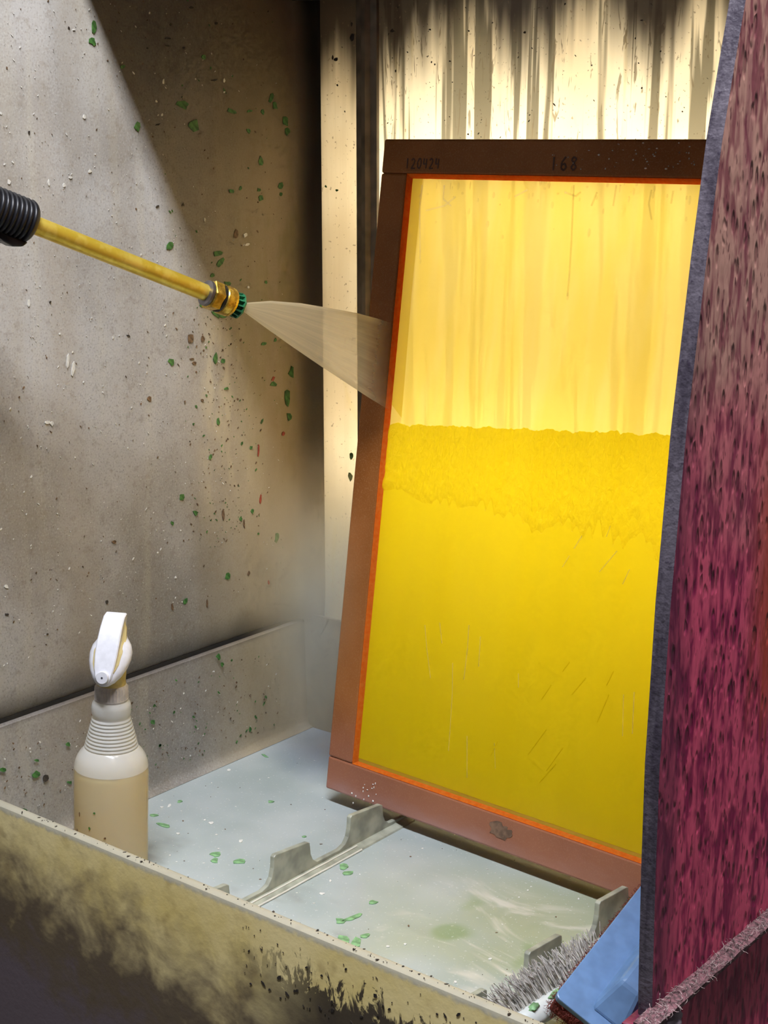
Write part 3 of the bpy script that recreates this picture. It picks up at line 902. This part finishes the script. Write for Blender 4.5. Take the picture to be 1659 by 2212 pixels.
# pale runs and scratches in the emulsion
m = MB()
for pts in [[(978,1432),(977,1500),(972,1580),(969,1622)],[(918,1350),(922,1400),(930,1465)],[(950,1345),(955,1390)],[(1013,1350),(1010,1400),(1002,1468)],[(1038,1375),(1034,1440)],
            [(1009,1590),(1009,1680)],[(1068,1605),(1070,1660)],[(1347,1500),(1345,1590)],[(1370,1495),(1366,1585)],[(1120,1455),(1120,1485)],
            [(1262,1150),(1240,1185)],[(1325,1118),(1310,1160)],[(1333,1190),(1295,1235)],[(1230,1200),(1215,1225)],[(1360,1230),(1345,1262)]]:
    ribbon(m, pts, random.uniform(0.0008, 0.0017), -0.0055, 0.0002)
m.build('pale_runs', 'pale', parent=screen, kind='stuff')
m = MB()
for pts in [[(1190,1480),(1170,1510)],[(1265,1465),(1235,1500)],[(1315,1500),(1290,1560)],[(1180,1575),(1140,1630)],[(1215,1615),(1180,1665)],[(1325,1450),(1310,1480)],
            [(1075,1600),(1060,1632)],[(1200,1650),(1165,1690)],[(1230,1430),(1215,1450)]]:
    ribbon(m, pts, 0.0012, -0.0055, 0.0004)
m.build('scratches', 'wet', parent=screen, kind='stuff')
# water drops and runs on the washed half
m = MB()
def drop(px_, py_, rx, ry, n0=-0.0058, h=0.0010):
    c = on_screen(px_, py_, n0)
    k = 1.85 / FPX
    vs = [c + SN * h]; fs = []
    for j, (rr, hh) in enumerate(((0.6, 0.75), (1.0, 0.0))):
        for q in range(10):
            th = 2*PI*q/10
            vs.append(c + SD * (rx*k*rr*math.cos(th)) + SU * (ry*k*rr*math.sin(th)) + SN * (h*hh))
    for q in range(10):
        q2 = (q+1) % 10
        fs.append((0, 1+q, 1+q2)); fs.append((1+q, 11+q, 11+q2, 1+q2))
    m.add(vs, fs)
for d in [(1053,484,5,7),(1085,512,4,5),(1272,503,4,9),(1193,443,4,7),(1375,398,3,5),(1196,495,2,2),(941,480,3,3),(908,565,3,6),(1226,640,4,8)]:
    drop(*d)
for i in range(46):
    drop(random.uniform(890, 1490), 392 + abs(random.gauss(0, 26)), random.uniform(1.5, 4), random.uniform(2, 9))
for pts in [[(912,400),(907,450),(908,560)],[(1240,400),(1235,520),(1230,600),(1226,640)],[(1408,410),(1402,440),(1408,475)],[(1332,400),(1325,445)],[(1290,415),(1278,445)],
            [(1455,412),(1450,440)],[(1140,410),(1112,425)],[(1220,415),(1244,424),(1255,415)],[(920,455),(960,445),(985,425)],[(960,400),(958,430),(975,445)]]:
    ribbon(m, pts, 0.0022, -0.0058, 0.0008)
m.build('water_runs', 'water', parent=screen, kind='stuff', smooth=60)
m = MB()
for i in range(46):
    px_ = 1160 + 350 * random.random() ** 0.7
    drop(px_, random.uniform(308, 366), random.uniform(0.6, 3.0), random.uniform(0.6, 2.0), 0.0002, 0.0009)
for i in range(16):
    drop(random.uniform(760, 830), random.uniform(1690, 1740), random.uniform(1, 2.6), random.uniform(1, 3), 0.0002, 0.0009)
m.build('water_drops', 'bead', parent=screen, kind='stuff', smooth=60)
# marker writing on the top rail
STRK = {'1': [[(.4, 1), (.4, 0)]], '2': [[(0, .8), (.3, 1), (.65, .8), (.5, .45), (0, 0), (.75, .02)]], '0': [[(.35, 1), (0, .6), (.1, .1), (.45, 0), (.75, .4), (.65, .9), (.35, 1)]],
        '4': [[(.1, 1), (0, .45), (.75, .45)], [(.6, .95), (.55, 0)]], '6': [[(.6, 1), (.15, .6), (.1, .15), (.4, 0), (.7, .2), (.55, .5), (.15, .4)]],
        '8': [[(.7, .85), (.35, 1), (.1, .8), (.65, .25), (.4, 0), (.05, .2), (.7, .85)]], '3': [[(.05, .9), (.5, 1), (.6, .7), (.25, .52), (.7, .3), (.4, 0), (0, .1)]]}
def scribble(text, x0, y0, cw, ch, parent, wid=0.0016, slope=0.0):
    m = MB()
    for i, chx in enumerate(text):
        for st in STRK[chx]:
            pts = [(x0 + i * cw + a * cw * 0.8 + b * 2, y0 + i * slope - b * ch) for a, b in st]
            ribbon(m, pts, wid, 0.0001, 0.0003)
    return m.build('marker_writing', 'ink', parent=parent, origin=(0, 0, 0))
scribble('120424', 875, 364, 13, 22, top_rail, 0.0019)
scribble('168', 1188, 368, 22, 29, top_rail, 0.0022)
m = MB()
pts = []
for k in range(30):
    th = 2*PI*k/30
    r = 1 + 0.55 * mnoise.noise(Vector((math.cos(th)*2.6, math.sin(th)*2.6, 3)))
    pts.append(on_screen(1081 + 25*r*math.cos(th), 1793 + 17*r*math.sin(th) + 8*math.cos(th), 0.0002))
m.prism(pts, SN * 0.0003)
m.build('ink_smudge', 'smudge', parent=bot_rail, origin=(0, 0, 0))

# ------------------------------------------------------------------ pressure washer lance
HB = CAM + ray(60, 480) * 1.55
NZ = CAM + ray(519, 662) * 1.72
WA = (NZ - HB).normalized()
def wp(s): return NZ - WA * s
wand = empty('spray_lance', wp(0.30), 'brass pressure washer lance with black ribbed grip and green nozzle', 'spray lance')
prof = []
gs = (NZ - HB).length - 0.005; ge = gs + 0.17
prof = [(0.0, 0.012), (0.0015, 0.0185), (0.004, 0.0212)]
k = 0.006
while k < ge - gs:
    prof += [(k, 0.0222), (k + 0.0016, 0.0228), (k + 0.0030, 0.0222), (k + 0.0036, 0.0206), (k + 0.0046, 0.0206)]
    k += 0.0052
prof.append((ge - gs + 0.004, 0.015))
MB().lathe(prof, wp(gs), -WA, 40).build('grip', 'rubber', parent=wand, smooth=50)
side = WA.cross(Vector((0, 0, 1))).normalized(); dn = side.cross(WA).normalized()
if dn.z > 0: dn = -dn
# trigger guard hanging under the grip
m = MB()
g0 = wp(gs + 0.002) + dn * 0.0195
out = [g0, g0 - WA * 0.004 + dn * 0.006, g0 - WA * 0.014 + dn * 0.0095, g0 - WA * 0.026 + dn * 0.008, g0 - WA * 0.034 + dn * 0.001, g0 - WA * 0.09 + dn * 0.022, g0 - WA * 0.17 + dn * 0.05, g0 - WA * 0.17 - dn * 0.003]
m.prism([p - side * 0.010 for p in out], side * 0.020)
m.build('trigger_guard', 'rubber', parent=wand, bevel=0.002)
MB().lathe([(0.044, 0.0092), (gs + 0.01, 0.0094)], NZ, -WA, 36).build('lance_tube', 'lance', parent=wand, smooth=40)
MB().lathe([(0.0430, 0.0125), (0.0440, 0.0142), (0.0475, 0.0142), (0.0485, 0.0105)], NZ, -WA, 36).build('rear_ring', 'steel', parent=wand, smooth=40)
MB().lathe([(0.0300, 0.0150), (0.0310, 0.0168), (0.0425, 0.0172), (0.0436, 0.0150)], NZ, -WA, 6, start=0.35).build('hex_nut', 'brass', parent=wand, bevel=0.0007)
MB().lathe([(0.0275, 0.0140), (0.0277, 0.0158), (0.0303, 0.0158), (0.0305, 0.0140)], NZ, -WA, 36).build('o_ring', 'rubber', parent=wand, smooth=40)
MB().lathe([(0.0130, 0.0120), (0.0132, 0.0155), (0.0150, 0.0164), (0.0165, 0.0164), (0.0168, 0.0157), (0.0178, 0.0157), (0.0182, 0.0164), (0.0265, 0.0166), (0.0280, 0.0155)], NZ, -WA, 48).build('coupler_collar', 'brass', parent=wand, smooth=35)
m = MB()
m.lathe([(-0.0010, 0.0045), (0.0000, 0.0062), (0.0018, 0.0148), (0.0040, 0.0153), (0.0043, 0.0100), (0.0142, 0.0095)], NZ, -WA, 8, start=0.2)
e1 = WA.orthogonal().normalized(); e2 = WA.cross(e1)
for k in range(14):
    th = 2*PI*k/14
    r = e1 * math.cos(th) + e2 * math.sin(th); tt = WA.cross(r)
    m.prism([wp(.0040) + r*.009 - tt*.0008, wp(.0040) + r*.0147 - tt*.0008, wp(.0138) + r*.0125 - tt*.0008, wp(.0138) + r*.009 - tt*.0008], tt * .0016)
m.build('nozzle_tip', 'nozzle', parent=wand)

# fan of water
tip = NZ + WA * 0.001
topc = [(519, 655), (585, 650), (650, 655), (710, 665), (770, 676), (815, 688), (852, 700)]
botc = [(519, 668), (575, 709), (630, 748), (690, 789), (740, 822), (795, 858), (852, 893)]
m = MB()
NS, NV = 24, len(topc)
def dep(x):
    t = (x - 519) / (852 - 519)
    p_end = on_screen(852, 800, 0.0)
    d_end = (p_end - CAM).dot(FW)
    d0 = (tip - CAM).dot(FW)
    return t, d0 + (d_end - d0) * t
vs = []; uvs = []
fan_n = None
for j in range(NV):
    t, dd = dep(topc[j][0])
    a = CAM + ray(*topc[j]) * dd; b = CAM + ray(*botc[j]) * dd
    ax = (b - a).normalized(); nn = ax.cross(WA).normalized()
    for side_ in (0, 1):
        for i in range(NS + 1):
            s = i / NS
            hth = (0.0012 + 0.005 * t) * math.sqrt(max(0.0, 1 - (2*s - 1) ** 2))
            vs.append(a.lerp(b, s) + nn * (hth if side_ else -hth))
            uvs.append((s, j / (NV - 1)))
fs = []
W_ = 2 * (NS + 1)
for j in range(NV - 1):
    for sd in (0, 1):
        for i in range(NS):
            a = j*W_ + sd*(NS+1) + i
            fs.append((a, a+1, a+1+W_, a+W_))
m.add(vs, fs)
spray = m.build('water_spray', 'spray', origin=tip, smooth=80)
uvl = spray.data.uv_layers.new(name='UVMap')
for l in spray.data.loops:
    uvl.data[l.index].uv = uvs[l.vertex_index]
tag(spray, 'fan of beige water spray from the green nozzle to the frame', 'water spray')

# mist hanging in the corner behind the frame
m = blob(MB(), (0, 0, 0), 1, 1, 1, 0, 0.0, 24, 16)
mist = m.build('mist_cloud', 'mist', kind='stuff')
mist.location = (-1.245, 1.44, 0.225); mist.scale = (0.125, 0.115, 0.25)
tag(mist, 'soft brownish mist hanging in the corner by the frame', 'mist')

# ------------------------------------------------------------------ spray bottle
BP = Vector((-1.263, 1.077, 0.0006))
bottle = empty('spray_bottle', BP, 'milky spray bottle of yellowish liquid with white trigger head', 'spray bottle')
prof = [(0.0, 0.036), (0.001, 0.0395), (0.004, 0.0412), (0.008, 0.0418), (0.118, 0.0418), (0.126, 0.0414), (0.132, 0.0404), (0.138, 0.0382), (0.143, 0.0350), (0.1465, 0.0318), (0.149, 0.0300)]
z, n = 0.149, 9
for i in range(n):
    z0 = 0.149 + 0.035 * i / n; r0 = 0.0296 - 0.0088 * i / n; hstep = 0.035 / n
    prof += [(z0 + hstep*.15, r0 - .0006), (z0 + hstep*.45, r0 + .0002), (z0 + hstep*.70, r0 + .0001), (z0 + hstep*.95, r0 - .0012)]
prof += [(0.1850, 0.0203), (0.1870, 0.0212), (0.1910, 0.0219), (0.1970, 0.0220), (0.2010, 0.0210), (0.2035, 0.0185), (0.2065, 0.0170)]
k_ = [i for i, q in enumerate(prof) if q[0] <= 0.1265][-1]
MB().lathe(prof[:k_ + 1], BP, (0, 0, 1), 56, cap=False).build('bottle_body', 'shell', parent=bottle, smooth=60)
MB().lathe(prof[k_:], BP, (0, 0, 1), 56, cap=False).build('bottle_shoulder', 'shoulder', parent=bottle, smooth=60)
MB().lathe([(0.0015, 0.0390), (0.006, 0.0408), (0.118, 0.0409), (0.1255, 0.0405), (0.1262, 0.0395)], BP, (0, 0, 1), 56).build('liquid', 'liquid', parent=bottle, smooth=60)
m = MB()
capz = 0.2040
rings = []
for zz, r in ((capz, 0.0172), (capz + .0008, 0.0186), (capz + .0026, 0.0189), (capz + .0028, 0.0183), (capz + .0032, 0.0183), (capz + .0158, 0.0180), (capz + .0180, 0.0170), (capz + .0195, 0.0150)):
    ring = []
    for k in range(96):
        th = 2*PI*k/96
        rr = r + (0.0006 if (k % 3 == 0 and capz + .003 < zz < capz + .0165) else 0)
        ring.append(BP + Vector((rr*math.cos(th), rr*math.sin(th), zz)))
    rings.append(ring)
m.loft(rings)
m.build('screw_cap', 'cap', parent=bottle, smooth=25)
cd = Vector((CAM.x - BP.x, CAM.y - BP.y, 0)).normalized()
rt = Vector((math.cos(YAW), math.sin(YAW), 0))
F = (cd * 0.955 - rt * 0.295).normalized(); Sd = Vector((0, 0, 1)).cross(F).normalized()   # Sd: to the viewer's right
def hp(p, l, z): return BP + F * p + Sd * l + Vector((0, 0, z))
# throat
rings = []
for zz, c, r in ((0.2215, 0.0, 0.0158), (0.2235, 0.0, 0.0162), (0.229, 0.0005, 0.0160), (0.236, 0.001, 0.0166), (0.246, 0.002, 0.0172)):
    rings.append([hp(c + r*math.cos(2*PI*k/32), r*math.sin(2*PI*k/32), zz) for k in range(32)])
MB().loft(rings).build('throat', 'throat', parent=bottle, smooth=50)
# flared shroud
rings = []
SHR = ((0.2300, 0.0260, 0.0060, 0.0060), (0.2325, 0.0215, 0.0110, 0.0120), (0.2380, 0.0165, 0.0165, 0.0170), (0.2450, 0.0105, 0.0208, 0.0200), (0.2525, 0.0050, 0.0232, 0.0205),
                       (0.2600, 0.0005, 0.0236, 0.0195), (0.2670, -0.0030, 0.0215, 0.0170), (0.2730, -0.0060, 0.0170, 0.0140), (0.2790, -0.0085, 0.0135, 0.0110), (0.2870, -0.0110, 0.0118, 0.0075), (0.2950, -0.0125, 0.0108, 0.0045))
for zz, c, hw, hd in SHR:
    rings.append([hp(c + hd*math.cos(2*PI*k/36), hw*math.sin(2*PI*k/36), zz) for k in range(36)])
head = MB().loft(rings).build('trigger_shroud', 'head', parent=bottle, smooth=50)
# raised flat spine running from the rear top down to the nozzle
path = [(-0.0190, 0.3000, 0.0120), (-0.0100, 0.2985, 0.0121), (0.0020, 0.2890, 0.0124), (0.0130, 0.2765, 0.0128), (0.0220, 0.2630, 0.0126), (0.0290, 0.2500, 0.0112), (0.0330, 0.2405, 0.0092), (0.0338, 0.2345, 0.0062), (0.0325, 0.2312, 0.0030)]
rings = []
for i, (p, zz, hw) in enumerate(path):
    a = path[max(i-1, 0)]; b = path[min(i+1, len(path)-1)]
    t = Vector((b[0]-a[0], b[1]-a[1])).normalized(); nn = Vector((-t.y, t.x))
    if nn.x < 0: nn = -nn
    th = 0.014 if i < 6 else 0.010
    q = [( -hw + .0012, 0), (hw - .0012, 0), (hw, -.0012), (hw - 0.0012, -th), (-hw + 0.0012, -th), (-hw, -.0012)]
    rings.append([hp(p + nn.x*d, l, zz + nn.y*d) for l, d in q])
MB().loft(rings).build('head_spine', 'head', parent=bottle, smooth=30)
def surf_p(z, l):
    for i in range(len(SHR) - 1):
        if SHR[i][0] <= z <= SHR[i+1][0]:
            t = (z - SHR[i][0]) / (SHR[i+1][0] - SHR[i][0])
            c, hw, hd = [SHR[i][k] + (SHR[i+1][k] - SHR[i][k]) * t for k in (1, 2, 3)]
            return c + hd * math.sqrt(max(0, 1 - (l / hw) ** 2))
    return 0.0
for sg in (1, -1):
    inn, outr = [], []
    for zz, li, lo in ((.2940, .0100, .0108), (.285, .0118, .0140), (.274, .0124, .0160), (.263, .0122, .0160), (.253, .0112, .0146), (.2455, .0098, .0112)):
        inn.append(hp(surf_p(zz, li) + 0.0012, sg * li, zz)); outr.append(hp(surf_p(zz, lo) + 0.0010, sg * lo, zz))
    rings = [[inn[i], outr[i], outr[i] - F * 0.003, inn[i] - F * 0.003] for i in range(6)]
    MB().loft(rings).build('recess_shade', 'recess', parent=bottle)  # raised slivers whose yellow paints the shade of hollows beside the spine
nd = (F * 0.95 + Vector((0, 0, 0.20))).normalized()
nc = hp(0.0318, 0, 0.2408)
noz = MB().lathe([(0.0, 0.0070), (0.0034, 0.0070), (0.0042, 0.0064), (0.0042, 0.0010)], nc, nd, 28).build('nozzle_disc', 'head', parent=bottle, smooth=40)
MB().lathe([(0.0034, 0.0011), (0.0045, 0.0011)], nc, nd, 12).build('nozzle_hole', 'hole', parent=noz)
# flakes stuck to the bottle
for px_, py_, w_, h_, mt in [(188,1795,6,8,'green'),(197,1762,5,5,'green'),(166,1765,3,11,'brown'),(222,1815,6,4,'brown'),(163,1800,3,6,'brown')]:
    d = ray(px_, py_); best = None
    # hit the bottle's cylinder
    ox, oy = CAM.x - BP.x, CAM.y - BP.y
    A = d.x**2 + d.y**2; B = 2*(ox*d.x + oy*d.y); Cc = ox*ox + oy*oy - 0.0418**2
    disc = B*B - 4*A*Cc
    if disc < 0: continue
    tt = (-B - math.sqrt(disc)) / (2*A)
    p = CAM + d * tt
    nrm = Vector((p.x - BP.x, p.y - BP.y, 0)).normalized(); tg = Vector((0, 0, 1)).cross(nrm)
    k = 1.75 / FPX
    pts = [p + nrm*0.0001 + tg*(w_*k*0.5*math.cos(a)*random.uniform(.7, 1.2)) + Vector((0, 0, h_*k*0.5*math.sin(a)*random.uniform(.7, 1.2))) for a in [2*PI*i/7 for i in range(7)]]
    MB().prism(pts, nrm * 0.0005).build('paint_flake', mt, parent=bottle, origin=p)

bottle.rotation_mode = 'QUATERNION'
bottle.rotation_quaternion = Matrix.Rotation(math.radians(-2.4), 4, cd).to_quaternion()
bottle.location = BP + Vector((0, 0, 0.0018))

# ------------------------------------------------------------------ scouring pad holder
P0 = on_x(1198, 2150, -0.655)
P1 = on_x(1385, 1912, -0.655)
LV = (P1 - P0).normalized()
WV = Vector((0.87, 0.0, -0.50))
WV = (WV - LV * WV.dot(LV)).normalized()
NVv = WV.cross(LV).normalized()
if NVv.z < 0: NVv = -NVv
def pp(s, l, h): return P0 + WV * s + LV * l + NVv * h
pad = empty('scouring_pad_holder', pp(0.04, 0.1, -0.03), 'blue plastic scrubber holder with maroon scouring pad beside the magenta board', 'scrubber')
PW, PL = 0.082, 0.200
def slab(s0, s1, l0, l1, h0, h1): 
    return [pp(s0, l0, h0), pp(s1, l0, h0), pp(s1, l1, h0), pp(s0, l1, h0)], NVv * (h1 - h0)
m = MB()
r = 0.006
out = []
for cx_, cy_, a0 in ((r, r, PI), (PW - r, r, 1.5*PI), (PW - r, PL - r, 0), (r, PL - r, .5*PI)):
    for k in range(5):
        a = a0 + k/4*PI/2
        out.append(pp(cx_ + r*math.cos(a), cy_ + r*math.sin(a), 0))
m.prism(out, NVv * -0.007)
m.build('holder_plate', 'blue', parent=pad, bevel=0.0012)
# moulded handle
m = MB()
h0, h1 = 0.0, 0.026
base = [pp(0.030, 0.012, h0), pp(0.066, 0.012, h0), pp(0.066, 0.185, h0), pp(0.030, 0.185, h0)]
topq = [pp(0.038, 0.040, h1), pp(0.060, 0.040, h1), pp(0.060, 0.165, h1), pp(0.038, 0.165, h1)]
m.loft([base, topq])
m.build('handle', 'blue', parent=pad, bevel=0.004)
m = MB()
out = [pp(0.001, 0.001, -0.007), pp(PW-.001, 0.001, -0.007), pp(PW-.001, PL-.001, -0.007), pp(0.001, PL-.001, -0.007)]
m.prism(out, NVv * -0.020)
padm = m.build('scouring_pad', 'maroon', parent=pad, bevel=0.003)
m = MB()
for i in range(900):
    if random.random() < 0.6:
        p = pp(random.uniform(0, PW*.8), -0.0005, random.uniform(-0.027, -0.006)); d0 = -LV
    else:
        p = pp(-0.0005, random.uniform(0, PL*.9), random.uniform(-0.027, -0.006)); d0 = -WV
    d = (d0 * 0.6 + Vector((random.uniform(-1, 1), random.uniform(-1, 1), random.uniform(-1, 1)))).normalized()
    pts = [p]
    for k in range(3):
        d = (d + Vector((random.uniform(-.8, .8), random.uniform(-.8, .8), random.uniform(-.8, .8)))).normalized()
        pts.append(pts[-1] + d * 0.0014)
    m.tube(pts, 0.0002, 3)
m.build('pad_fibres', 'maroon', parent=padm, kind='stuff')

# ------------------------------------------------------------------ scrubbing brush
BB = Vector((-0.681, 1.10, 0.0))
brush = empty('scrubbing_brush', BB, 'white and green scrubbing brush with splayed grey bristles behind the tub lip', 'brush')
ax = Vector((0.16, 0.985, 0.06)).normalized()          # along the block
bd = Vector((-0.66, 0.10, 0.68)); bd = (bd - ax * bd.dot(ax)).normalized()      # bristle direction
sv = ax.cross(bd).normalized()
svu = sv if sv.z > 0 else -sv
bc = Vector((-0.681, 1.092, 0.040))
m = MB()
rings = []
for i in range(13):
    a = -0.058 + 0.150 * i / 12
    k = math.sqrt(max(0.05, 1 - (max(0, (-0.035 - a)) / 0.026) ** 2))
    ring = []
    for q in range(16):
        th = 2*PI*q/16
        cx_ = math.copysign(abs(math.cos(th)) ** 0.6, math.cos(th)); sx_ = math.copysign(abs(math.sin(th)) ** 0.6, math.sin(th))
        ring.append(bc + ax * a + bd * (0.011 * k * cx_) + sv * (0.021 * k * sx_))
    rings.append(ring)
m.loft(rings)
blk = m.build('brush_block', 'brush', parent=brush, smooth=45)
m = MB()
for a, s_, w_, h_ in ((-0.052, 0.004, 0.010, 0.012), (-0.030, 0.017, 0.012, 0.006), (0.0, 0.016, 0.018, 0.006), (-0.045, -0.012, 0.008, 0.01)):
    blob(m, bc + ax * a + svu * (0.0185 + s_ * 0.05) + bd * (s_ * 0.35), 0.004, w_ * 0.6, 0.0035, a * 100, 0.5, 10, 7)
m.build('green_paint_smear', 'palegreen', parent=blk, smooth=60)
m = MB()
random.seed(21)
for i in range(26):
    for j in range(6):
        a = -0.046 + 0.122 * i / 25; s_ = -0.014 + 0.028 * j / 5
        for k in range(2):
            root = bc + ax * (a + random.uniform(-.0018, .0018)) + sv * (s_ + random.uniform(-.0014, .0014)) + bd * 0.009
            spl = ax * ((a - 0.02) * 6.5 + random.uniform(-.22, .22)) + sv * (s_ * 20 + random.uniform(-.25, .25))
            L = random.uniform(0.025, 0.035)
            d = (bd + spl * 0.55).normalized()
            curl = Vector((random.uniform(-.3, .3), random.uniform(-.3, .3), random.uniform(-.45, .15))) * 1.8
            pts = [root]
            for q in range(5):
                pts.append(pts[-1] + d * (L / 5))
                d = (d + spl * 0.10 + curl * 0.20).normalized()
            m.tube(pts, [0.00062, 0.00062, 0.0006, 0.00056, 0.0005, 0.0004], 5)
m.build('bristles', 'bristle', parent=brush, kind='stuff', smooth=80)
